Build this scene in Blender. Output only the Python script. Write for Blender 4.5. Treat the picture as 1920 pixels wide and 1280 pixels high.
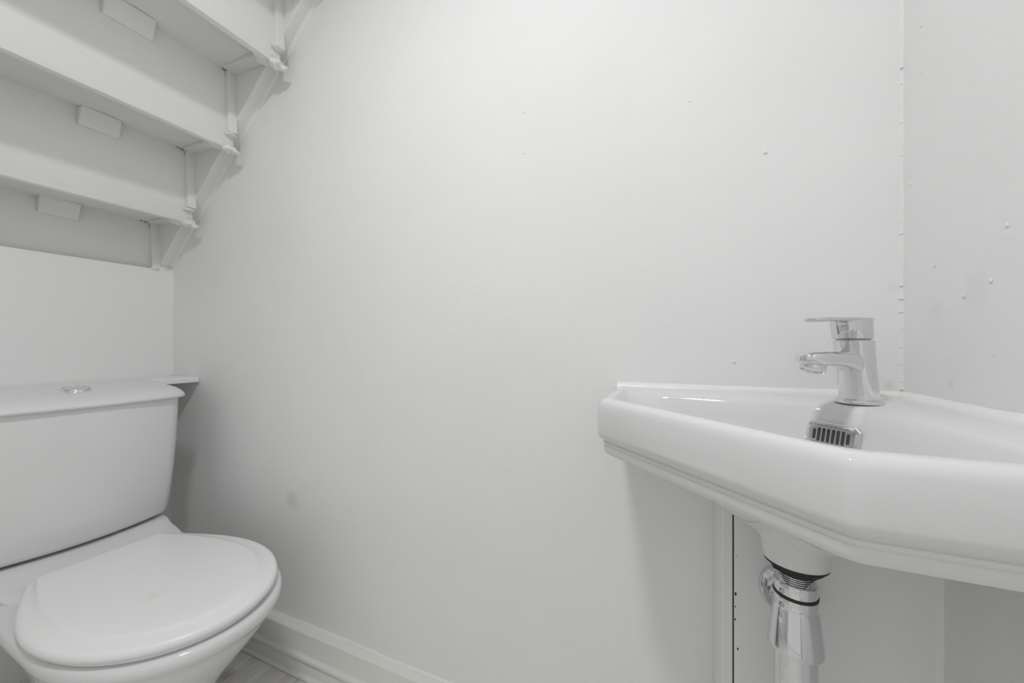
import bpy, bmesh, math, random
from mathutils import Vector, noise, Matrix
random.seed(7)
R = math.radians
scene = bpy.context.scene
for o in list(bpy.data.objects): bpy.data.objects.remove(o)
C = scene.collection

# ------------------------------------------------------------ camera, world, lights, exposure
CAM_Z = .928
cam_d = bpy.data.cameras.new('camera'); cam = bpy.data.objects.new('camera', cam_d); C.objects.link(cam)
cam.location = (0, 0, CAM_Z); cam.rotation_euler = (R(90), 0, .40326)
cam_d.sensor_width = 36; cam_d.lens = 36*706/1920; cam_d.shift_y = 7.6/1920; cam_d.clip_start = .02
scene.camera = cam
w = bpy.data.worlds.new('world'); scene.world = w; w.use_nodes = True
w.node_tree.nodes['Background'].inputs[0].default_value = (1, 1, 1, 1)
w.node_tree.nodes['Background'].inputs[1].default_value = .4
LAMP = (-.29, -.04, 2.10)
ld = bpy.data.lights.new('bulb', 'AREA'); ld.energy = 6.0; ld.shape = 'DISK'; ld.size = .17; ld.color = (1, 1, 1)
lo = bpy.data.objects.new('bulb', ld); C.objects.link(lo)
scene.view_settings.view_transform = 'Standard'; scene.view_settings.look = 'None'
scene.view_settings.gamma = 1; scene.view_settings.use_curve_mapping = False
scene.view_settings.exposure = 0.55

# ------------------------------------------------------------ materials
def mat(name, col, rough=.5, metal=0, bump=None, spots=None, coat=0, vary=0, spec=.5):
    """procedural principled; bump = [(scale, strength, stretch)], spots = [(pos, radius, colour, amount)]"""
    m = bpy.data.materials.new(name); m.use_nodes = True
    nt = m.node_tree; N = nt.nodes; L = nt.links; b = N['Principled BSDF']
    b.inputs['Base Color'].default_value = (*col, 1); b.inputs['Roughness'].default_value = rough
    b.inputs['Metallic'].default_value = metal; b.inputs['Coat Weight'].default_value = coat
    b.inputs['Specular IOR Level'].default_value = spec
    geo = N.new('ShaderNodeNewGeometry'); last = None
    if vary:
        n = N.new('ShaderNodeTexNoise'); n.inputs['Scale'].default_value = 3.5; n.inputs['Detail'].default_value = 5
        L.new(geo.outputs['Position'], n.inputs['Vector'])
        r = N.new('ShaderNodeMapRange'); r.inputs[1].default_value = .3; r.inputs[2].default_value = .7
        r.inputs[3].default_value = 1-vary; r.inputs[4].default_value = 1
        L.new(n.outputs[0], r.inputs[0])
        mx = N.new('ShaderNodeMix'); mx.data_type = 'RGBA'; mx.blend_type = 'MULTIPLY'; mx.inputs[0].default_value = 1
        mx.inputs[6].default_value = (*col, 1); L.new(r.outputs[0], mx.inputs[7]); last = mx.outputs[2]
    for (p, rad, c, amt) in (spots or []):
        d = N.new('ShaderNodeVectorMath'); d.operation = 'DISTANCE'; d.inputs[1].default_value = p
        nz = N.new('ShaderNodeTexNoise'); nz.inputs['Scale'].default_value = 1.3/rad; L.new(geo.outputs['Position'], nz.inputs['Vector'])
        L.new(geo.outputs['Position'], d.inputs[0])
        ad = N.new('ShaderNodeMath'); ad.operation = 'MULTIPLY_ADD'; ad.inputs[1].default_value = rad*1.2
        L.new(nz.outputs[0], ad.inputs[0]); L.new(d.outputs['Value'], ad.inputs[2])
        r = N.new('ShaderNodeMapRange'); r.interpolation_type = 'SMOOTHSTEP'
        r.inputs[1].default_value = rad*.7; r.inputs[2].default_value = rad*1.7
        r.inputs[3].default_value = amt; r.inputs[4].default_value = 0; L.new(ad.outputs[0], r.inputs[0])
        mx = N.new('ShaderNodeMix'); mx.data_type = 'RGBA'; mx.inputs[7].default_value = (*c, 1)
        L.new(r.outputs[0], mx.inputs[0])
        if last: L.new(last, mx.inputs[6])
        else: mx.inputs[6].default_value = (*col, 1)
        last = mx.outputs[2]
    if last: L.new(last, b.inputs['Base Color'])
    prev = None
    for (sc, st, stretch) in (bump or []):
        mp = N.new('ShaderNodeMapping'); mp.inputs['Scale'].default_value = stretch
        L.new(geo.outputs['Position'], mp.inputs['Vector'])
        n = N.new('ShaderNodeTexNoise'); n.inputs['Scale'].default_value = sc; n.inputs['Detail'].default_value = 4
        L.new(mp.outputs[0], n.inputs['Vector'])
        bp = N.new('ShaderNodeBump'); bp.inputs['Strength'].default_value = st; bp.inputs['Distance'].default_value = .002
        L.new(n.outputs[0], bp.inputs['Height'])
        if prev: L.new(prev.outputs[0], bp.inputs['Normal'])
        prev = bp
    if prev: L.new(prev.outputs[0], b.inputs['Normal'])
    return m
PAINT = (.88, .88, .878)
S1 = (1, 1, 1)
M = {}
SMU = (.45, .45, .44)
M['wall'] = mat('painted_plaster', PAINT, .8, spec=.25, bump=[(9, .5, S1), (140, .22, S1)], vary=.03,
    spots=[((-1.035, .77, .47), .034, SMU, .28), ((.33, .69, .97), .03, SMU, .09), ((.325, .62, .99), .03, SMU, .08),
           ((.325, .66, .88), .01, SMU, .12), ((.31, .768, .865), .012, (.6, .55, .45), .3), ((.315, .77, 1.02), .015, (.7, .66, .58), .15)])
M['wall_flat'] = mat('painted_board', PAINT, .6, spec=.4, bump=[(6, .25, S1), (120, .12, S1)], vary=.02)
M['stair'] = mat('painted_softwood', (.86, .86, .855), .5, bump=[(8, .5, (8, 1, 8)), (60, .15, S1)], vary=.05)
M['grain'] = mat('painted_rough_tread_wood', (.84, .84, .83), .55, bump=[(12, 1.0, (9, .7, 9)), (60, .3, S1)], vary=.08)
M['gloss_trim'] = mat('gloss_skirting_paint', (.84, .835, .80), .3, bump=[(30, .25, S1)], vary=.04)
M['caulk'] = mat('white_caulk', (.86, .86, .85), .35, bump=[(70, .5, S1)])
M['ceramic'] = mat('white_glazed_ceramic', (.76, .76, .762), .08, bump=[(5, .03, S1)])
M['basin'] = mat('white_basin_glaze', (.75, .75, .752), .07, bump=[(5, .03, S1)])
M['seat'] = mat('white_seat_plastic', (.86, .86, .86), .32, bump=[(90, .04, S1)], spots=[((-.93, .40, .437), .02, (.55, .55, .55), .2)])
M['chrome'] = mat('polished_chrome', (.74, .74, .755), .05, 1, bump=[(40, .03, S1)])
M['chrome_spotted'] = mat('water_marked_chrome', (.78, .78, .795), .08, 1, bump=[(220, .10, S1), (40, .04, S1)])
M['black'] = mat('black_rubber', (.012, .012, .012), .5)
M['dark'] = mat('dark_void', (.05, .05, .05), .8)
M['gap'] = mat('bare_shadowed_timber', (.2, .2, .19), .8)
M['plank'] = mat('pale_wood_effect_vinyl', (.60, .58, .52), .35, bump=[(30, .2, (9, .8, 1))], vary=.04,
    spots=[((-1.16, .655, 0), .035, (.33, .29, .2), .6)])
M['bulb'] = mat('opal_glass', (.9, .9, .9), .4)
# fine vinyl grain: two tones along the plank
def grain(m, a, b_):
    nt = m.node_tree; N = nt.nodes; L = nt.links
    geo = N.new('ShaderNodeNewGeometry'); mp = N.new('ShaderNodeMapping'); mp.inputs['Scale'].default_value = (14, 1.6, 1)
    n = N.new('ShaderNodeTexNoise'); n.inputs['Scale'].default_value = 4; n.inputs['Detail'].default_value = 6; n.inputs['Distortion'].default_value = 1
    L.new(geo.outputs['Position'], mp.inputs[0]); L.new(mp.outputs[0], n.inputs['Vector'])
    r = N.new('ShaderNodeValToRGB'); r.color_ramp.elements[0].position = .35; r.color_ramp.elements[1].position = .65
    r.color_ramp.elements[0].color = (*a, 1); r.color_ramp.elements[1].color = (*b_, 1); L.new(n.outputs[0], r.inputs[0])
    for nd in N:
        if nd.type == 'MIX' and nd.blend_type == 'MULTIPLY': L.new(r.outputs[0], nd.inputs[6])
grain(M['plank'], (.74, .73, .69), (.92, .91, .87))

# ------------------------------------------------------------ mesh helpers
def link(name, me, m, parent=None, smooth=False):
    o = bpy.data.objects.new(name, me); C.objects.link(o)
    if m: me.materials.append(m)
    if parent: o.parent = parent
    if smooth:
        for p in me.polygons: p.use_smooth = True
    return o
def from_bm(name, bm, m, parent=None, smooth=False, angle=None):
    bmesh.ops.recalc_face_normals(bm, faces=bm.faces[:])
    me = bpy.data.meshes.new(name); bm.to_mesh(me); bm.free()
    o = link(name, me, m, parent, smooth or angle is not None)
    if angle is not None: me.set_sharp_from_angle(angle=R(angle))
    return o
def box_bm(bm, x0, x1, y0, y1, z0, z1, bev=0):
    r = bmesh.ops.create_cube(bm, size=1)
    vs = r['verts']
    bmesh.ops.scale(bm, verts=vs, vec=(x1-x0, y1-y0, z1-z0))
    bmesh.ops.translate(bm, verts=vs, vec=((x0+x1)/2, (y0+y1)/2, (z0+z1)/2))
    if bev:
        es = list({e for v in vs for e in v.link_edges})
        bmesh.ops.bevel(bm, geom=es, offset=bev, segments=2, affect='EDGES', profile=.5)
def box(name, x0, x1, y0, y1, z0, z1, m, parent=None, bev=0):
    bm = bmesh.new(); box_bm(bm, x0, x1, y0, y1, z0, z1, bev)
    return from_bm(name, bm, m, parent)
def loft_bm(bm, rings, cap0=True, cap1=True, closed=True):
    V = [[bm.verts.new(p) for p in r] for r in rings]; n = len(V[0])
    for a, b in zip(V, V[1:]):
        for i in range(n if closed else n-1):
            j = (i+1) % n
            bm.faces.new((a[i], a[j], b[j], b[i]))
    if cap0: bm.faces.new(V[0][::-1])
    if cap1: bm.faces.new(V[-1])
def loft(name, rings, m, parent=None, cap0=True, cap1=True, angle=40):
    bm = bmesh.new(); loft_bm(bm, rings, cap0, cap1)
    return from_bm(name, bm, m, parent, angle=angle)
def circ(cx, cy, z, r, n=64): return [(cx+r*math.cos(2*math.pi*i/n), cy+r*math.sin(2*math.pi*i/n), z) for i in range(n)]
def lathe(name, cx, cy, prof, m, parent=None, n=64, angle=35): # prof [(r,z)]
    return loft(name, [circ(cx, cy, z, r, n) for r, z in prof], m, parent, angle=angle)
def prism(name, pts, y0, y1, m, parent=None, bev=0):  # pts in xz, extruded along y
    bm = bmesh.new(); loft_bm(bm, [[(x, y0, z) for x, z in pts], [(x, y1, z) for x, z in pts]])
    if bev: bmesh.ops.bevel(bm, geom=bm.edges[:], offset=bev, segments=2, affect='EDGES', profile=.5)
    return from_bm(name, bm, m, parent)
def empty(name, loc, label, cat, group=None):
    o = bpy.data.objects.new(name, None); C.objects.link(o); o.location = loc; o.empty_display_size = .05
    o['label'] = label; o['category'] = cat
    if group: o['group'] = group
    return o
def adopt(root):   # children were built in world coordinates
    bpy.context.view_layer.update()
    for ch in root.children: ch.matrix_parent_inverse = Matrix.Translation(-root.location)
def struct(o, label=None):
    o['kind'] = 'structure'
    if label: o['label'] = label
    return o
def jitter(o, amp, sc, seed=0, fn=None):
    for v in o.data.vertices:
        d = noise.noise_vector(v.co*sc + Vector((seed*3.1, seed, 0)))
        v.co += d*amp

# ------------------------------------------------------------ the room
XL, XR, YW, YF, ZC = -1.664, .3257, .77, -.5, 2.14
# main wall, a fine grid so the plaster can undulate slightly
def plaster(name, org, U, V, nu, nv, thick, amp, m, seed):
    org, U, V = Vector(org), Vector(U), Vector(V); nrm = U.cross(V).normalized()
    bm = bmesh.new(); g = []
    for j in range(nv+1):
        row = []
        for i in range(nu+1):
            p = org+U*(i/nu)+V*(j/nv)
            e = min(i, nu-i, j, nv-j, 3)/3
            d = noise.noise(p*4+Vector((seed, 0, 0)))*amp*e
            row.append(bm.verts.new(p+nrm*d))
        g.append(row)
    back = []
    for j in range(nv):
        for i in range(nu): bm.faces.new((g[j][i], g[j][i+1], g[j+1][i+1], g[j+1][i]))
    rim = [g[0][i] for i in range(nu)]+[g[j][nu] for j in range(nv)]+[g[nv][i] for i in range(nu, 0, -1)]+[g[j][0] for j in range(nv, 0, -1)]
    bk = [bm.verts.new(v.co-nrm*thick) for v in rim]
    for i in range(len(rim)):
        j = (i+1) % len(rim); bm.faces.new((rim[j], rim[i], bk[i], bk[j]))
    bm.faces.new(bk[::-1])
    bmesh.ops.recalc_face_normals(bm, faces=bm.faces[:])
    return from_bm(name, bm, m, smooth=True, angle=50)
wall_back = struct(plaster('wall_back', (XL-.1, YW, -.02), (XR-XL+.2, 0, 0), (0, 0, ZC+.04), 60, 60, .08, .0012, M['wall'], 1), 'white painted plaster wall behind the toilet and basin')
wall_right = struct(plaster('wall_right', (XR, YW+.0, -.02), (0, YF-YW-.08, 0), (0, 0, ZC+.04), 40, 60, .08, .0015, M['wall'], 5), 'white painted plaster wall to the right of the basin')
wall_left = struct(box('wall_left', XL-.012, XL, YF, YW, -.02, 1.196, M['wall_flat']), 'white painted boarded wall behind the cistern, under the stairs')
bm = bmesh.new()
box_bm(bm, XL-.1, -.95, YF-.08, YF, -.02, ZC+.02); box_bm(bm, -.95, .25, YF-.08, YF, 2.0, ZC+.02); box_bm(bm, .25, XR+.08, YF-.08, YF, -.02, ZC+.02)
wall_front = struct(from_bm('wall_front', bm, M['wall_flat']), 'white wall with an open doorway, behind the camera')
ceiling = struct(box('ceiling', -.80, XR+.08, YF-.08, YW+.08, ZC, ZC+.06, M['wall_flat']), 'white ceiling beyond the top of the stairs')
for (x0, x1, z0, z1) in ((-1.01, -.95, 0, 2.06), (.25, .31, 0, 2.06), (-.95, .25, 2.0, 2.06)):
    box('architrave', x0, x1, YF, YF+.014, z0, z1, M['gloss_trim'], wall_front, .003)
# floor with planks running towards the wall
floor = struct(box('floor', XL-.1, XR+.08, YF-.3, YW+.06, -.05, -.003, M['dark']), 'pale grey-brown wood-effect plank floor')
xe = [XL-.0+.0]; x = -1.149-.19*3
k = 0
while x < XR+.05:
    x0, x1 = max(x+.0009, XL-.01), min(x+.19-.0009, XR+.02)
    if x1-x0 > .02:
        cuts = [YF-.28] + [YF-.28+.3+((k*37) % 60)/100, YW] if k % 2 else [YF-.28, YW]
        for a, b in zip(cuts, cuts[1:]):
            box('plank', x0, x1, a+.0009, b-.0009, -.004, 0, M['plank'], floor, .0006)
    x += .19; k += 1

# skirting: moulded board with two beads, along the main wall
def bead(yc, zc, r, a0, a1, n=8):
    return [(yc+r*math.cos(R(a0+(a1-a0)*i/n)), zc+r*math.sin(R(a0+(a1-a0)*i/n))) for i in range(n+1)]
def run_x(name, prof, x0, x1, m, parent=None, nseg=40, amp=.0005):
    rings = []
    for i in range(nseg+1):
        x = x0+(x1-x0)*i/nseg
        rings.append([(x, y+noise.noise(Vector((x*7, y*9, z*9)))*amp, z+noise.noise(Vector((x*6, 5+y*9, z*9)))*amp) for y, z in prof])
    return loft(name, rings, m, parent, angle=30)
skirt = struct(run_x('baseboard_back', [(YW, .0), (YW, .119), (.7465, .1195), (.7445, .1175), (.744, .115), (.744, .062), (.742, .058), (.742, .0)], XL, .078, M['gloss_trim']), 'cream gloss skirting board along the main wall')
run_x('bead_moulding', [(.744, .044)]+bead(.7420, .0525, .0085, -80, -280, 8)+[(.744, .061)], XL, .078, M['gloss_trim'], skirt)
run_x('plinth_board', [(.744, .0), (.744, .045), (.7400, .045), (.7390, .043), (.7375, .0)], XL, .078, M['gloss_trim'], skirt)
run_x('quadrant_bead', [(.7380, .0)]+bead(.7355, .0055, .0070, 235, 95, 8)+[(.7380, .0130)], XL, .078, M['gloss_trim'], skirt)
run_x('caulk_line', [(YW+.001, .118), (YW-.004, .1192), (YW-.001, .1245), (YW+.001, .126)], XL, .078, M['caulk'], skirt, 80, .0015)
# corner caulk strips
def strip_z(name, x, y, dx, dy, z0, z1, r, m, parent, n=60, amp=.0015, seed=0):
    rings = []
    for i in range(n+1):
        z = z0+(z1-z0)*i/n
        q = r*(1+.6*noise.noise(Vector((seed, 0, z*18))))
        rings.append([(x, y, z), (x+dx*q, y, z), (x+dx*q*.45, y+dy*q*.45, z), (x, y+dy*q, z)])
    return loft(name, rings, m, parent, angle=60)
strip_z('caulk_line', XR+.001, YW+.001, -1, -1, .86, 1.95, .006, M['caulk'], wall_right, 240)
strip_z('caulk_line', XL-.001, YW+.001, 1, -1, .822, 1.20, .008, M['caulk'], wall_left)
# paint lumps and pits: joined, too small to pick apart
def blobs(name, pts, m, parent):
    bm = bmesh.new()
    for (p, r, ax) in pts:
        g = bmesh.ops.create_icosphere(bm, subdivisions=2, radius=r)
        s = Vector((1, 1, 1)); s[ax] = .35
        for v in g['verts']:
            v.co *= 1+.25*noise.noise(v.co*300+Vector(p)*50)
            v.co = Vector((v.co.x*s.x, v.co.y*s.y, v.co.z*s.z))+Vector(p)
    o = from_bm(name, bm, m, parent, smooth=True); o['kind'] = 'stuff'; return o
pts = [((random.uniform(-1.4, .3), YW, random.uniform(.2, 1.45)), random.uniform(.0010, .0024), 1) for _ in range(46)]
pts += [((.147, YW, 1.262), .0035, 1), ((-.345, YW, .65), .003, 1), ((-.35, YW, .69), .0025, 1), ((.10, YW, .90), .004, 1), ((-.3, YW, 1.35), .002, 1)]
blobs('paint_lumps', pts, M['wall'], wall_back)
pts = [((XR-.001, YW-.001, z), random.uniform(.002, .0042), 2) for z in (.873, .9, .925, .955, .98, 1.0, 1.02, 1.1, 1.16, 1.22, 1.27, 1.33, 1.355, 1.41, 1.44, 1.50)]
pts += [((XR, random.uniform(.5, .76), random.uniform(.9, 1.5)), random.uniform(.0012, .003), 0) for _ in range(12)]
blobs('paint_lumps', pts, M['wall'], wall_right)
# lamp
cl = empty('ceiling_light', (LAMP[0], LAMP[1], ZC), 'small round opal ceiling lamp above the camera', 'lamp')
lathe('lamp_base', LAMP[0], LAMP[1], [(.1, ZC), (.1, ZC-.018), (.092, ZC-.026), (.02, ZC-.027)], M['gloss_trim'], cl)
lo.parent = cl; lo.location = LAMP
adopt(cl)

# ------------------------------------------------------------ the staircase seen from below
stair = empty('staircase', (XL, .13, 1.2), 'white painted wooden staircase seen from below, upper left', 'staircase')
GO = .2143; RX = [-1.6817, -1.469, -1.2546, -1.0403, -.826, -.612]; TZ = [1.358, 1.568, 1.768, 1.968, 2.168]
RB = [1.15, 1.3335, 1.5333, 1.731, 1.931]
Y0, Y1 = YF, .735
def wavy(o, ax, amp, sc, seed=0):
    for v in o.data.vertices: v.co[ax] += amp*noise.noise(v.co*sc+Vector((seed, 0, 0)))
def board(name, x0, x1, z0, z1, m, seed, n=50, amp=.0018, y0=Y0, y1=Y1):
    rings = []; b = .0018
    for i in range(n+1):
        y = y0+(y1-y0)*i/n
        w1, w2 = [amp*noise.noise(Vector((seed*5.3+q, y*7, 0))) for q in (0, 9)]
        w1 += amp*.4*noise.noise(Vector((seed, y*40, 3)))
        rings.append([(x0, y, z0+w2), (x1-b, y, z0+w1), (x1+w2*.4, y, z0+b+w1), (x1+w2*.4, y, z1), (x0, y, z1)])
    return loft(name, rings, m, stair, angle=50)
for i in range(5):
    top = TZ[i] if i < 4 else ZC
    board('riser', RX[i]-.018, RX[i], RB[i], top+(.002 if i < 4 else .05), M['stair'], i+1)
for i in range(4):
    board('tread', RX[i]-.045, RX[i+1]-.018, TZ[i], TZ[i]+.025, M['grain'], i+11, amp=.003)
# strings
def sz(x): return 1.2616+.955*(x+1.6133)
pl = [(-1.664, sz(-1.664)), (-.70, sz(-.70)), (-.70, sz(-.70)+.36), (-1.72, sz(-1.72)+.36), (-1.72, sz(-1.664))]
prism('string', pl, Y1, YW-.0005, M['stair'], stair, .0025)
prism('string', pl, Y0+.001, Y0+.035, M['stair'], stair, .0025)
# wedges at the string, glue blocks at mid width
def soft(name, pts, y0, y1, seed, m=None, bev=.002, amp=.0012):
    o = prism(name, pts, y0, y1, m or M['stair'], stair, bev); jitter(o, amp, 45, seed); return o
for i in range(4):
    x, z = RX[i], TZ[i]
    zb = RB[i]+(.046 if i in (1, 2) else .04)
    if i == 0: zb = 1.198
    soft('riser_wedge', [(x-.002, zb-.002), (x+.020, zb), (x+.014, z-.005), (x-.002, z)], .713, .7365, i)
    soft('tread_wedge', [(x+.012, z+.001), (x+.012, z-.006), (RX[i+1]-.022, z-.014), (RX[i+1]-.020, z+.001)], .700, .7365, i+7, M['grain'], .0025, .003)
gb = [(0, .459, .540), (1, .470, .552), (2, .4415, .536), (3, .42, .52)]
for i, a, b in gb:
    x, z = RX[i], TZ[i]
    soft('glue_block', [(x-.001, z+.001), (x-.001, z-.047), (x+.010, z-.047), (x+.026, z-.004), (x+.026, z+.001)], a, b, i+20, None, .0035, .002)
# paint and filler lumps where the steps meet the string
bm = bmesh.new()
def lump(p, s, seed):
    g = bmesh.ops.create_icosphere(bm, subdivisions=3, radius=1)
    for v in g['verts']:
        k = 1+.45*noise.noise(v.co*1.6+Vector((seed*2.7, 0, 0)))
        v.co = Vector((v.co.x*s[0]*k, v.co.y*s[1]*k, v.co.z*s[2]*k))+Vector(p)
for i in range(4):
    x = RX[i]; xn = RX[i+1]
    if i: lump((x+.004, .722, RB[i]-.004), (.018, .018, .012), i)
    if i: lump((x+.016, .733, RB[i]-.012), (.012, .012, .008), i+4)
    lump((xn-.03, .712, TZ[i]-.022), (.028, .026, .010), i+9)
    lump((x+.008, .722, (RB[i]+.04 if i else 1.196)), (.016, .014, .006), i+14)
fl = from_bm('filler_lumps', bm, M['stair'], stair, smooth=True); fl['kind'] = 'stuff'
# dark open gaps at the inner corners
bm = bmesh.new()
for i, ys in ((0, (.690, .700, .708)), (1, (.694, .703, .709)), (2, (.706, .7105))):
    x, z = RX[i], TZ[i]
    for k, y in enumerate(ys):
        g = bmesh.ops.create_icosphere(bm, subdivisions=2, radius=1)
        s = (.002, .0042-.0008*k, .0011+.0004*k)
        for v in g['verts']: v.co = Vector((v.co.x*s[0]+x+.0005, v.co.y*s[1]+y, v.co.z*s[2]+z-.0015-.12*(v.co.y*s[1])-.0015*(k % 2)))
    g = bmesh.ops.create_icosphere(bm, subdivisions=2, radius=1)
    for v in g['verts']: v.co = Vector((v.co.x*.0012+x+.0005, v.co.y*.0012+.7125, v.co.z*(.006, .003, .0025)[i]+z-.012))
gp = from_bm('paint_gap', bm, M['gap'], stair); gp['kind'] = 'stuff'; gp['label'] = 'dark unpainted gaps in the corners'
run = [(-1.66+.95*i/120) for i in range(121)]
rings = []
for x in run:
    q = .004*(1+.9*noise.noise(Vector((x*30, 0, 1)))); z = sz(x)
    rings.append([(x, YW+.0005, z-.001+.006), (x, YW-.006, z+.0), (x+q*.3, YW-.003-q*.3, z-q), (x+q, YW+.0005, z-q*1.8)])
loft('caulk_line', rings, M['caulk'], stair, angle=60)
adopt(stair)

# ------------------------------------------------------------ ledge above the boxed wall
sh = box('ledge_shelf', XL, -1.4955, YF+.001, YW-.0005, .8025, .8205, M['wall_flat'], None, .0025)
sh['label'] = 'thin white painted ledge on the left wall just behind the cistern lid'; sh['category'] = 'ledge'

# ------------------------------------------------------------ pipe boxing under the basin
YB = .6785
pb = empty('pipe_boxing', (.2, .72, 0), 'white painted boxed-in panel covering the corner pipes under the basin', 'boxing')
box('front_panel', .0885, XR, YB, YB+.012, .0, .768, M['wall_flat'], pb, .0012)
sp = prism('side_panel', [(.072, 0), (.0865, 0), (.0865, .768), (.072, .768)], YB+.0, YW, M['wall_flat'], pb, .0015)
for v in sp.data.vertices:   # the board leans a touch towards the wall
    v.co.x += -.004*(v.co.y-YB)/.09
box('backing_strip', .0866, .0888, YB+.0025, YB+.02, .0, .768, M['dark'], pb)
bm = bmesh.new()
for (x, z, a) in ((.0905, .54, .003), (.0902, .52, .0015), (.0935, .455, .0022), (.0912, .60, .001), (.0900, .50, .002)):
    g = bmesh.ops.create_icosphere(bm, subdivisions=2, radius=1)
    for v in g['verts']: v.co = Vector((v.co.x*a*.5+x, v.co.y*.0005+YB, v.co.z*a+z))
ch = from_bm('paint_chip', bm, M['dark'], pb); ch['kind'] = 'stuff'; ch['label'] = 'dark chips in the paint edge'
strip_z('caulk_line', XR+.0005, YB+.0005, -1, -1, .0, .76, .006, M['caulk'], pb)
adopt(pb)

# ------------------------------------------------------------ corner basin
CX, CY = XR, YW
DR = .18                                  # drain offset from both walls
LB, RBn = .4285, .208
def W(a, b, z): return (CX-a, CY-b, z)
def poly_offset(edges):  # edges: list of (nx,ny,d): nx*a+ny*b = d ; returns vertices between consecutive edges
    out = []
    for i in range(len(edges)):
        n1, n2 = edges[i-1], edges[i]
        det = n1[0]*n2[1]-n1[1]*n2[0]
        out.append(((n1[2]*n2[1]-n1[1]*n2[2])/det, (n1[0]*n2[2]-n1[2]*n2[0])/det))
    return out
def arc_poly(vs, rad, k=10):
    P = []; n = len(vs)
    for i in range(n):
        p0, p, p1 = Vector(vs[i-1]), Vector(vs[i]), Vector(vs[(i+1) % n]); r = rad[i]
        if r <= 0: P.append(tuple(p)); continue
        u, v = (p0-p), (p1-p); lu, lv = u.length, v.length; u.normalize(); v.normalize()
        ang = u.angle(v); t = min(r/math.tan(ang/2), lu*.48, lv*.48); r2 = t*math.tan(ang/2)
        c = p+(u+v).normalized()*(r2/math.sin(ang/2)); a, b = p+u*t, p+v*t
        for q in range(k+1):
            f = q/k; va = a-c; vb = b-c; om = va.angle(vb)
            w_ = (va*math.sin((1-f)*om)+vb*math.sin(f*om))/math.sin(om) if om > 1e-5 else va
            P.append(tuple(c+w_))
    return P
def cast(P, ang, o=(DR, DR)):
    d = (math.cos(ang), math.sin(ang)); best = None; n = len(P)
    for i in range(n):
        ax, ay = P[i][0]-o[0], P[i][1]-o[1]; bx, by = P[(i+1) % n][0]-o[0], P[(i+1) % n][1]-o[1]
        ex, ey = bx-ax, by-ay; det = d[0]*(-ey)+ex*d[1]
        if abs(det) < 1e-12: continue
        t = (ax*(-ey)+ex*ay)/det; s = (d[0]*ay-d[1]*ax)/det
        if t > 0 and -1e-6 <= s <= 1+1e-6 and (best is None or t > best): best = t
    return (o[0]+d[0]*best, o[1]+d[1]*best)
q = math.sqrt(.5); DG = (LB+RBn)*q
base_v = poly_offset([(1, 0, 0), (0, 1, 0), (1, 0, LB), (q, q, DG), (0, 1, LB)])
angs = sorted([2*math.pi*i/288 for i in range(288)] + [math.atan2(v[1]-DR, v[0]-DR) % (2*math.pi) for v in base_v])
def outer(ins, z, r=.012):
    v = poly_offset([(1, 0, 0.0005), (0, 1, 0.0005), (1, 0, LB-ins), (q, q, DG-ins), (0, 1, LB-ins)])
    # vertices: [edge4/edge0]=(0,L), [e0/e1]=(0,0), [e1/e2]=(L,0), [e2/e3]=(L,R), [e3/e4]=(R,L)
    P = arc_poly(v, [0, 0, 0, r, r*2])
    return [W(*cast(P, a), z) for a in angs]
def inner(S, ins, z, r, blend=0, rc=.02, push=0, wf=.016):
    px, py = S/2+wf, S/2-wf; n1, n2 = .190, .982
    d = n1*px+n2*py+push
    v = poly_offset([(n2, n1, d), (q, q, S*q), (n1, n2, d), (1, 0, LB-ins*1.15), (q, q, DG-ins), (0, 1, LB-ins*1.15)])
    P = arc_poly(v, [r*.22, r*.22, r*1.6, r*1.2, r*1.2, r*1.6])
    out = []
    for a in angs:
        p = cast(P, a); c = (DR+rc*math.cos(a), DR+rc*math.sin(a))
        out.append(W(p[0]*(1-blend)+c[0]*blend, p[1]*(1-blend)+c[1]*blend, z))
    return out
ZR = .85
def deck(r, dip=.005):   # tap deck falls slightly from the rim to the corner
    out = []
    for (x, y, z) in r: out.append((x, y, z))
    return out
rings = [outer(.045, .775), outer(.020, .7690), outer(.012, .7685), outer(.0098, .7710), outer(.0090, .776), outer(.0084, .7805), outer(.0092, .7815), outer(.0084, .7825),
         outer(.0076, .7865), outer(.0086, .7875), outer(.0074, .789), outer(.0036, .7925), outer(.0008, .797), outer(.0, .802), outer(.0, .82), outer(.0008, .838), outer(.0025, .8435), outer(.0055, .8475), outer(.010, .8495), outer(.0145, ZR),
         inner(.12, .019, .8495, .03, wf=.03), inner(.205, .0215, .8435, .035), inner(.2115, .023, .8405, .04), inner(.218, .0255, .835, .045),
         inner(.228, .034, .815, .055), inner(.238, .045, .79, .07, .0), inner(.258, .06, .76, .1, .08), inner(.29, .08, .73, .12, .22),
         inner(.305, .10, .705, .14, .42), inner(.31, .11, .688, .14, .65), inner(.31, .11, .678, .14, .85), inner(.31, .11, .674, .14, 1), inner(.31, .11, .655, .14, 1, .0195)]
basin = empty('corner_basin', (CX-DR, CY-DR, .66), 'white glazed ceramic corner hand basin with canted front on the right', 'basin')
bm = bmesh.new(); loft_bm(bm, rings, False, False)
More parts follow.
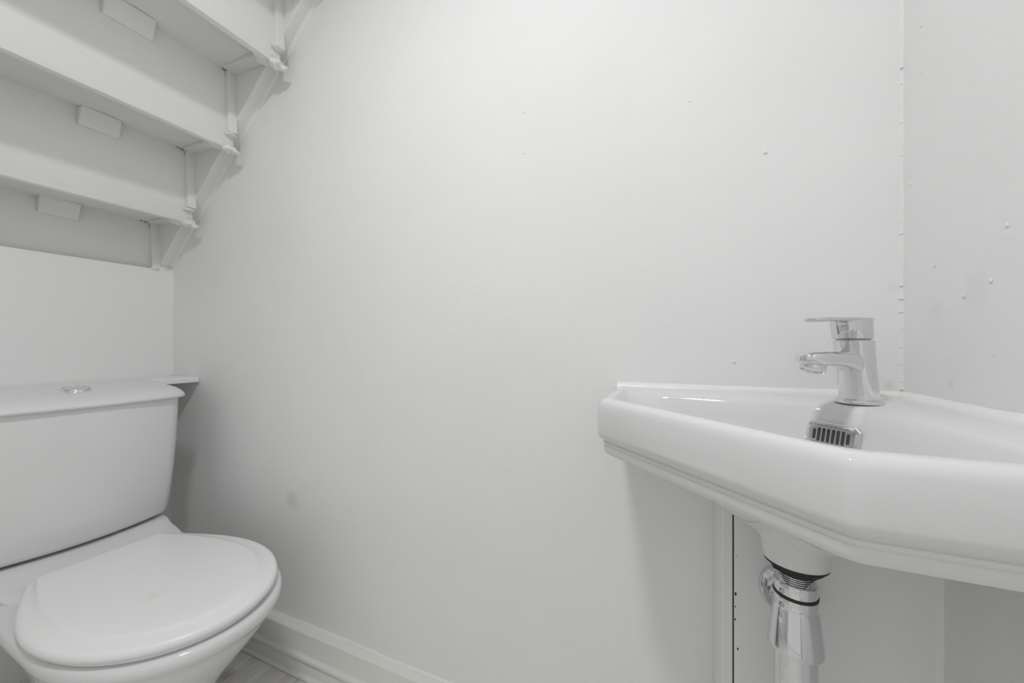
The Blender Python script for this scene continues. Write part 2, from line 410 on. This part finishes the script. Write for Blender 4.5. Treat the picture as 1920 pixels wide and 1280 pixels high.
# underside bowl
def under(k, z, rc=.036):
    v = poly_offset([(1, 0, .10), (0, 1, .10), (1, 0, LB-.05), (q, q, DG-.05), (0, 1, LB-.05)])
    P = arc_poly(v, [.05]*5)
    return [W(cast(P, a)[0]*(1-k)+(DR+rc*math.cos(a))*k, cast(P, a)[1]*(1-k)+(DR+rc*math.sin(a))*k, z) for a in angs]
loft_bm(bm, [outer(.045, .775), under(0, .776), under(.25, .755), under(.55, .735), under(.82, .715), under(.93, .695, .041), under(1, .678, .0395), under(1, .660, .0365), under(1, .6535, .0355), under(1, .6535, .0195)], False, False)
bmesh.ops.remove_doubles(bm, verts=bm.verts[:], dist=.00001)
from_bm('basin_bowl', bm, M['basin'], basin, angle=38)
# sealant along both walls
rngs = []
for i in range(101):
    b = LB*i/100*.99; n1 = noise.noise(Vector((b*30, 2, 2)))*.0016; hh = .0085+n1+.005*max(0, (b-.17)/.25)
    rngs.append([W(-.001, b, .840), W(.0135+n1, b, .843), W(.011+n1, b, .8515), W(.005, b, .848+hh*.8), W(-.001, b, .850+hh)])
loft('sealant', rngs, M['caulk'], basin, angle=60)
rngs = []
for i in range(101):
    a = (LB-.002)*i/100; n1 = noise.noise(Vector((a*30, 7, 2)))*.0012
    rngs.append([W(a, -.001, .840), W(a, .0085+n1, .845), W(a, .0065+n1, .852), W(a, .003, .854), W(a, -.001, .8575+n1)])
loft('sealant', rngs, M['caulk'], basin, angle=60)
rngs = []
for i in range(41):
    z = .768+.078*i/40; n1 = noise.noise(Vector((z*60, 7, 2)))*.0015
    rngs.append([W(LB-.004, -.001, z), W(LB+.006+n1, -.001, z), W(LB+.003, .003, z), W(LB-.004, .006, z)])
loft('sealant', rngs, M['caulk'], basin, angle=60)
# overflow grille on the canted inner face
fwd = Vector((-q, -q, 0)); side = Vector((q, -q, 0))      # towards the user, to the picture's right
up = (Vector((0, 0, 1))*.96+fwd*-.24).normalized(); nrm = side.cross(up).normalized()
if nrm.dot(fwd) < 0: nrm = -nrm
gc = Vector(W(.1175, .1175, .8022))-side*.004+fwd*.0045
def gp_(s, u, n): return tuple(gc+side*s+up*u+nrm*n)
hw, hh, cc = .0325, .0180, .0065
octo = lambda w_, h_, c_: [(-w_+c_, -h_), (w_-c_, -h_), (w_, -h_+c_), (w_, h_-c_), (w_-c_, h_), (-w_+c_, h_), (-w_, h_-c_), (-w_, -h_+c_)]
grille = loft('overflow_grille', [[gp_(s, u, n) for s, u in octo(hw-i, hh-i, cc)] for i, n in ((0, -.004), (0, .0012), (.0012, .0026), (.0045, .0034), (.0055, .0022))], M['chrome'], basin, angle=25)
for k in range(8):
    sx = -.0205+k*.00575; h_ = .0072 if k in (0, 7) else .0096
    cap = []
    for i in range(20):
        an = 2*math.pi*i/20; cap.append((sx+.0019*math.cos(an), (h_-.0019)*(1 if math.sin(an) > 0 else -1)+.0019*math.sin(an)))
    loft('overflow_slot', [[gp_(s, u, n) for s, u in cap] for n in (.0005, .00245)], M['dark'], grille)
# drain fitting inside the bowl
lathe('drain_flange', CX-DR, CY-DR, [(.0195, .664), (.0245, .6765), (.0235, .679), (.018, .678), (.015, .668)], M['chrome'], basin)
adopt(basin)
grille_children = grille.children
for c_ in grille_children: c_.matrix_parent_inverse = Matrix.Identity(4)

# ------------------------------------------------------------ waste and trap under the basin
dx, dy = CX-DR, CY-DR
tr = empty('bottle_trap', (dx, dy, .4), 'chrome waste and bottle trap hanging under the basin', 'trap')
lathe('rubber_gasket', dx, dy, [(.018, .654), (.0345, .6535), (.0345, .650), (.029, .6485), (.027, .6455), (.018, .645)], M['black'], tr)
oc = [(.0285*math.cos(R(22+45*i)), .0285*math.sin(R(22+45*i))) for i in range(8)]
loft('lock_nut', [[(dx+a, dy+b, z) for a, b in oc] for z in (.6485, .6415)], M['black'], tr)
prof = []; z = .648
while z > .619: prof += [(.0213, z), (.0199, z-.0013)]; z -= .0026
lathe('threaded_tail', dx, dy, prof, M['chrome'], tr, angle=10)
def knurled(name, z1, z0, r):
    bm = bmesh.new(); n = 160; rr = []
    for zz, k, kn in ((z1, r-.0025, 0), (z1-.0006, r-.0004, 0), (z1-.004, r, 0), (z1-.0045, r, 1), (z0+.0045, r, 1), (z0+.004, r, 0), (z0+.0006, r-.0004, 0), (z0, r-.0025, 0)):
        rr.append([(dx+(k-(.0005 if kn and (i % 2) and (i//10) % 2 else 0))*math.cos(2*math.pi*i/n), dy+(k-(.0005 if kn and (i % 2) and (i//10) % 2 else 0))*math.sin(2*math.pi*i/n), zz) for i in range(n)])
    loft_bm(bm, rr); return from_bm(name, bm, M['chrome'], tr, angle=40)
knurled('compression_nut', .6265, .6115, .0236)
lathe('seal_ring', dx, dy, [(.02, .612), (.0240, .612), (.0240, .6085), (.02, .6085)], M['black'], tr)
knurled('compression_nut', .6095, .5945, .0240)
lathe('trap_cup', dx, dy, [(.020, .596), (.0232, .595), (.0245, .5925), (.0302, .546), (.0303, .542), (.0295, .5405), (.026, .5405)], M['chrome'], tr)
lathe('trap_body', dx, dy, [(.0238, .556), (.0238, .40), (.0235, .395), (.026, .392), (.026, .372), (.022, .365), (.01, .362)], M['chrome'], tr)
# outlet to the boxing
def tube(name, p0, p1, r0, r1, m, parent, n=40):
    p0, p1 = Vector(p0), Vector(p1); d = (p1-p0).normalized(); u = d.orthogonal().normalized(); v = d.cross(u)
    rr = [[tuple(p+(u*math.cos(2*math.pi*i/n)+v*math.sin(2*math.pi*i/n))*r) for i in range(n)] for p, r in ((p0, r0), (p1, r1))]
    return loft(name, rr, m, parent, angle=40)
tube('outlet_pipe', (dx, dy+.015, .566), (.1575, YB-.0005, .566), .016, .016, M['chrome'], tr)
n = 64; prof = [(.0375, 0), (.0380, .004), (.0365, .009), (.0335, .012), (.0305, .012), (.0270, .009), (.0235, .0055), (.0190, .0045), (.0175, .008), (.0165, .008)]
loft('wall_flange', [[(.1577+r*math.cos(2*math.pi*i/n), YB-d, .566+r*math.sin(2*math.pi*i/n)) for i in range(n)] for r, d in prof], M['chrome'], tr, angle=35)
adopt(tr)

# ------------------------------------------------------------ tap
tp = Vector(W(.081, .081, .8475))
ZB = .8475
tap = empty('basin_tap', tuple(tp), 'chrome single-lever mixer tap standing on the basin corner', 'tap')
def tpt(s, t, z): return tuple(Vector((tp.x, tp.y, 0))+fwd*s+side*t+Vector((0, 0, z)))
def ell(s, z, rs, rt, n=56, e=2.0, tilt=0):
    o = []
    for i in range(n):
        c_, s_ = math.cos(2*math.pi*i/n), math.sin(2*math.pi*i/n)
        ss = rs*math.copysign(abs(c_)**(2/e), c_); tt = rt*math.copysign(abs(s_)**(2/e), s_)
        o.append(tpt(s+ss, tt, z+tilt*ss))
    return o
loft('base_plate', [ell(0, ZB-.001, .0265, .0265), ell(0, ZB+.0025, .0268, .0268), ell(0, ZB+.0042, .0262, .0262), ell(0, ZB+.005, .0248, .0248)], M['chrome'], tap)
loft('tap_body', [ell(0, ZB+.004, .0218, .0218, e=2.3), ell(.002, ZB+.02, .0215, .0213, e=2.3), ell(.006, .89, .0212, .0212, e=2.2), ell(.0105, .915, .0216, .0216, e=2.2), ell(.0135, .9345, .0222, .0222, e=2.2), ell(.0136, .9355, .0212, .0212, e=2.2), ell(.0137, .936, .0195, .0195)], M['chrome_spotted'], tap)
# spout: rounded-rectangle sections swept forward
def rr_sec(s, zc, hw_, hh_, e=3.2, n=40, lean=0, scale=1):
    o = []
    for i in range(n):
        a = 2*math.pi*i/n; c_, s_ = math.cos(a), math.sin(a)
        t = hw_*math.copysign(abs(c_)**(2/e), c_)*scale; zz = hh_*math.copysign(abs(s_)**(2/e), s_)*scale
        o.append(tpt(s+lean*zz, t, zc+zz))
    return o
loft('spout', [rr_sec(-.002, .9035, .0165, .0175), rr_sec(.018, .9045, .0168, .0165), rr_sec(.03, .9065, .0165, .0135), rr_sec(.045, .9085, .016, .0112), rr_sec(.065, .910, .0162, .0102),
               rr_sec(.085, .9105, .0170, .0100), rr_sec(.10, .9105, .0182, .0100), rr_sec(.110, .9106, .0172, .0096, 2.6), rr_sec(.1175, .9108, .0140, .0086, 2.4), rr_sec(.1225, .911, .0092, .0066, 2.2), rr_sec(.1250, .911, .004, .003, 2)], M['chrome_spotted'], tap, angle=60)
ax = (Vector((0, 0, -1))+fwd*.42).normalized(); ac = Vector(tpt(.1025, 0, .9055)); u_ = ax.cross(side).normalized()
aer = [[tuple(ac+ax*d+(side*math.cos(2*math.pi*i/48)+u_*math.sin(2*math.pi*i/48))*r) for i in range(48)] for r, d in ((.0136, -.002), (.0142, .0045), (.0134, .0050), (.0134, .0060), (.0144, .0064), (.0144, .0105), (.0134, .0117), (.0120, .0117), (.0114, .0100), (.006, .0097))]
loft('aerator', aer, M['chrome'], tap, angle=30)
# handle: cap with flat lever
hd = loft('handle', [ell(.0145, .9365, .0190, .0190), ell(.0145, .9375, .0214, .0214, e=2.3), ell(.0155, .9385, .0218, .0218, e=2.3), ell(.0175, .950, .0222, .0218, e=2.4), ell(.019, .9625, .0225, .0216, e=2.6, tilt=-.04), ell(.019, .9655, .0218, .0208, e=2.6, tilt=-.04)], M['chrome'], tap)
lv = []
for s, zc, hw_, hh_ in ((.004, .9640, .0195, .0026), (.03, .9638, .0195, .0027), (.045, .9636, .0175, .0027), (.06, .9632, .0150, .0030), (.075, .9627, .0135, .0032), (.095, .9620, .0128, .0033), (.1045, .9616, .0110, .0030), (.1085, .9615, .006, .0018)):
    lv.append(rr_sec(s, zc+.0005, hw_, hh_, 3.5, 32))
loft('lever', lv, M['chrome'], tap, angle=45)
adopt(tap)

# ------------------------------------------------------------ toilet
TC = .443       # centre line, along x
toilet = empty('toilet', (-1.15, TC, 0), 'white close-coupled toilet with closed lid against the left wall', 'toilet')
def sgn_pow(v, p): return math.copysign(abs(v)**p, v)
def egg(xb, xf, hw_, z, n=96, xm=None, eb=3.5, hb=None, ef=2.05):
    """plan outline: superellipse front, tapering/squared back; xb = back x, xf = front tip, hw_ = half width at xm, hb = half width at the back"""
    xm = xm if xm is not None else xf-(xf-xb)*.45; hb = hb if hb is not None else hw_
    o = []
    for i in range(n):
        a = 2*math.pi*i/n; c_, s_ = math.cos(a), math.sin(a)
        if c_ >= 0: o.append((xm+(xf-xm)*abs(c_)**(2/ef), TC+hw_*sgn_pow(s_, 2/ef), z))
        else:
            t = abs(c_)**(2/eb); h_ = hw_+(hb-hw_)*t**1.6
            o.append((xm-(xm-xb)*t, TC+h_*sgn_pow(s_, 2/eb), z))
    return o
# pan body with pedestal
pan = loft('pan', [egg(-1.50, -.935, .105, 0, xm=-1.06, hb=.09), egg(-1.50, -.94, .103, .03, xm=-1.07, hb=.088), egg(-1.49, -.945, .10, .10, xm=-1.07, hb=.075), egg(-1.485, -.92, .106, .17, xm=-1.05, hb=.07),
                   egg(-1.485, -.865, .132, .24, xm=-1.0, hb=.075), egg(-1.485, -.80, .158, .31, xm=-.985, hb=.09), egg(-1.485, -.758, .173, .36, xm=-.98, hb=.125), egg(-1.485, -.746, .179, .380, xm=-.98, hb=.16),
                   egg(-1.485, -.737, .1835, .386, xm=-.98, hb=.16), egg(-1.485, -.7365, .183, .401, xm=-.98, hb=.16), egg(-1.48, -.741, .179, .407, xm=-.98, hb=.155), egg(-1.47, -.750, .172, .409, xm=-.98, hb=.15)], M['ceramic'], toilet, angle=75)
# raised deck under the cistern
def rrect(x0, x1, hw_, z, r, n=12, hwf=None):
    hwf = hwf or hw_
    o = []
    for (cx, sx_, sy) in ((x1, 1, 1), (x0, -1, 1), (x0, -1, -1), (x1, 1, -1)):
        h_ = hwf if sx_ > 0 else hw_
        for i in range(n+1):
            a = {(1, 1): 0, (-1, 1): 90, (-1, -1): 180, (1, -1): 270}[(sx_, sy)]+90*i/n
            o.append((cx-sx_*r+r*math.cos(R(a)), TC+sy*(h_-r)+r*math.sin(R(a)), z))
    return o
loft('pan_deck', [rrect(-1.485, -1.195, .150, .36, .05), rrect(-1.485, -1.180, .158, .398, .05, hwf=.148), rrect(-1.485, -1.188, .161, .407, .045, hwf=.150), rrect(-1.485, -1.205, .164, .414, .04, hwf=.154), rrect(-1.485, -1.250, .167, .4195, .035, hwf=.160),
                  rrect(-1.485, -1.295, .169, .4235, .03, hwf=.165), rrect(-1.485, -1.324, .170, .431, .03), rrect(-1.485, -1.336, .169, .4345, .03)], M['ceramic'], toilet, angle=60)
# seat and lid
TS = .4395
def dshape(xb, hb, xf, hw_, z, xm=-.985, r=.012, ef=2.0):
    half = [(xb, hb*k/8) for k in range(8)]                     # straight back edge
    half += [(xb+r*(1-math.cos(R(a)))*.9, hb-r*.5+r*.5*math.sin(R(a))) for a in (20, 40, 60, 80)]
    n = 26
    for k in range(n+1):
        t = k/n; half.append((xb+r+(xm-xb-r)*t, hb+(hw_-hb)*math.sin(math.pi/2*t)))
    for k in range(1, 33):
        a = math.pi/2*k/32; half.append((xm+(xf-xm)*math.sin(a)**(2/ef), hw_*max(0, math.cos(a))**(2/ef)))
    return [(x, TS+y, z) for x, y in half] + [(x, TS-y, z) for x, y in half[-2:0:-1]]
XS, HB, XF, HW = -1.228, .121, -.745, .180
def lid_out(ins, z): return dshape(XS+ins*.5, HB-ins*.4, XF-ins, HW-ins, z)
def lid_in(ins, z, hb=.106): return dshape(XS-.004+max(0, ins-.03), hb-max(0, ins-.03), XF-ins, HW-ins, z, r=.006)
loft('seat', [lid_out(.009, .4095), lid_out(.006, .411), lid_out(.006, .4175), lid_out(.009, .4185)], M['seat'], toilet, angle=40)
loft('lid', [lid_out(.002, .4185), lid_out(-.0018, .4202), lid_out(-.003, .426), lid_out(-.0015, .4325), lid_out(.003, .435), lid_out(.010, .4362), lid_in(.027, .4378), lid_in(.0305, .4402), lid_in(.0335, .4412), lid_in(.037, .4416), lid_in(.06, .4418)], M['seat'], toilet, angle=60)
# cistern: bowed front, tapering down
def cist(xb, xe_, xc, hw_, z, r=.03, n=36):
    """xe_ front x at ends, xc front x at centre"""
    o = []
    for i in range(n+1):          # front from -y to +y, with rounded ends
        t = -1+2*i/n; a = abs(t)
        y = TC+hw_*math.copysign(1-(1-a)**1.0, t)
        x = xe_+(xc-xe_)*(1-t*t)
        e = max(0, (abs(y-TC)-(hw_-r))/r); x -= r*(1-math.sqrt(max(0, 1-e*e)))
        o.append((x, y, z))
    extra = []
    o += [(xe_-r-(xe_-r-xb)*k/6, TC+hw_, z) for k in range(1, 7)]
    o += [(xb, TC+hw_-2*hw_*k/10, z) for k in range(1, 11)]
    o += [(xb+(xe_-r-xb)*k/6, TC-hw_, z) for k in range(1, 6)]
    return o
# denser front sampling near the ends
def cist2(xb, xe_, xc, hw_, z, r=.03):
    ys = []
    n = 16
    for i in range(n+1): ys.append(-hw_+r*(1-math.cos(math.pi/2*i/n)))
    mid = [-(hw_-r)+2*(hw_-r)*k/24 for k in range(1, 24)]
    ys = ys+mid+[-v for v in ys[::-1]]
    o = []
    for y in ys:
        e = max(0, (abs(y)-(hw_-r))/r); t = y/hw_
        o.append((xe_+(xc-xe_)*(1-t*t)-r*(1-math.sqrt(max(0, 1-e*e))), TC+y, z))
    o += [(xe_-r-(xe_-r-xb)*k/6, TC+hw_, z) for k in range(1, 7)]
    o += [(xb, TC+hw_-2*hw_*k/10, z) for k in range(1, 11)]
    o += [(xb+(xe_-r-xb)*k/6, TC-hw_, z) for k in range(1, 6)]
    return o
XBk = -1.492
loft('cistern', [cist2(XBk, -1.378, -1.340, .176, .4395), cist2(XBk, -1.366, -1.326, .184, .446), cist2(XBk, -1.362, -1.322, .186, .455), cist2(XBk, -1.356, -1.316, .190, .50), cist2(XBk, -1.347, -1.310, .195, .58), cist2(XBk, -1.342, -1.306, .1985, .66), cist2(XBk, -1.339, -1.303, .201, .74), cist2(XBk, -1.339, -1.303, .202, .7765)], M['ceramic'], toilet, angle=50)
box('cistern_gasket', -1.48, -1.385, TC-.16, TC+.16, .4345, .441, M['black'], toilet)
ldd = loft('cistern_lid', [cist2(XBk, -1.330, -1.296, .208, .7765), cist2(XBk, -1.326, -1.292, .2115, .7785), cist2(XBk, -1.325, -1.291, .2125, .783), cist2(XBk, -1.327, -1.293, .2105, .790), cist2(XBk, -1.332, -1.299, .2055, .799), cist2(XBk, -1.341, -1.309, .197, .807),
                     cist2(XBk+.001, -1.352, -1.322, .187, .8115), cist2(XBk+.002, -1.366, -1.338, .174, .8135), cist2(XBk+.004, -1.385, -1.358, .156, .814)], M['ceramic'], toilet, angle=60)
SL = .11                                   # the lid falls towards the front
for v in ldd.data.vertices: v.co.z += max(0, v.co.z-.785)/.029*(-1.385-v.co.x)*SL
bx, bz = -1.395, .8160
fb = lathe('flush_button', bx, TC+.003, [(.0258, bz-.006), (.0258, bz+.0030), (.0246, bz+.0048), (.0226, bz+.0050), (.0218, bz+.0028), (.0210, bz+.0028), (.0204, bz+.0044), (.005, bz+.0050)], M['chrome'], toilet)
for v in fb.data.vertices: v.co.z -= (v.co.x-bx)*(SL+.06)
adopt(toilet)
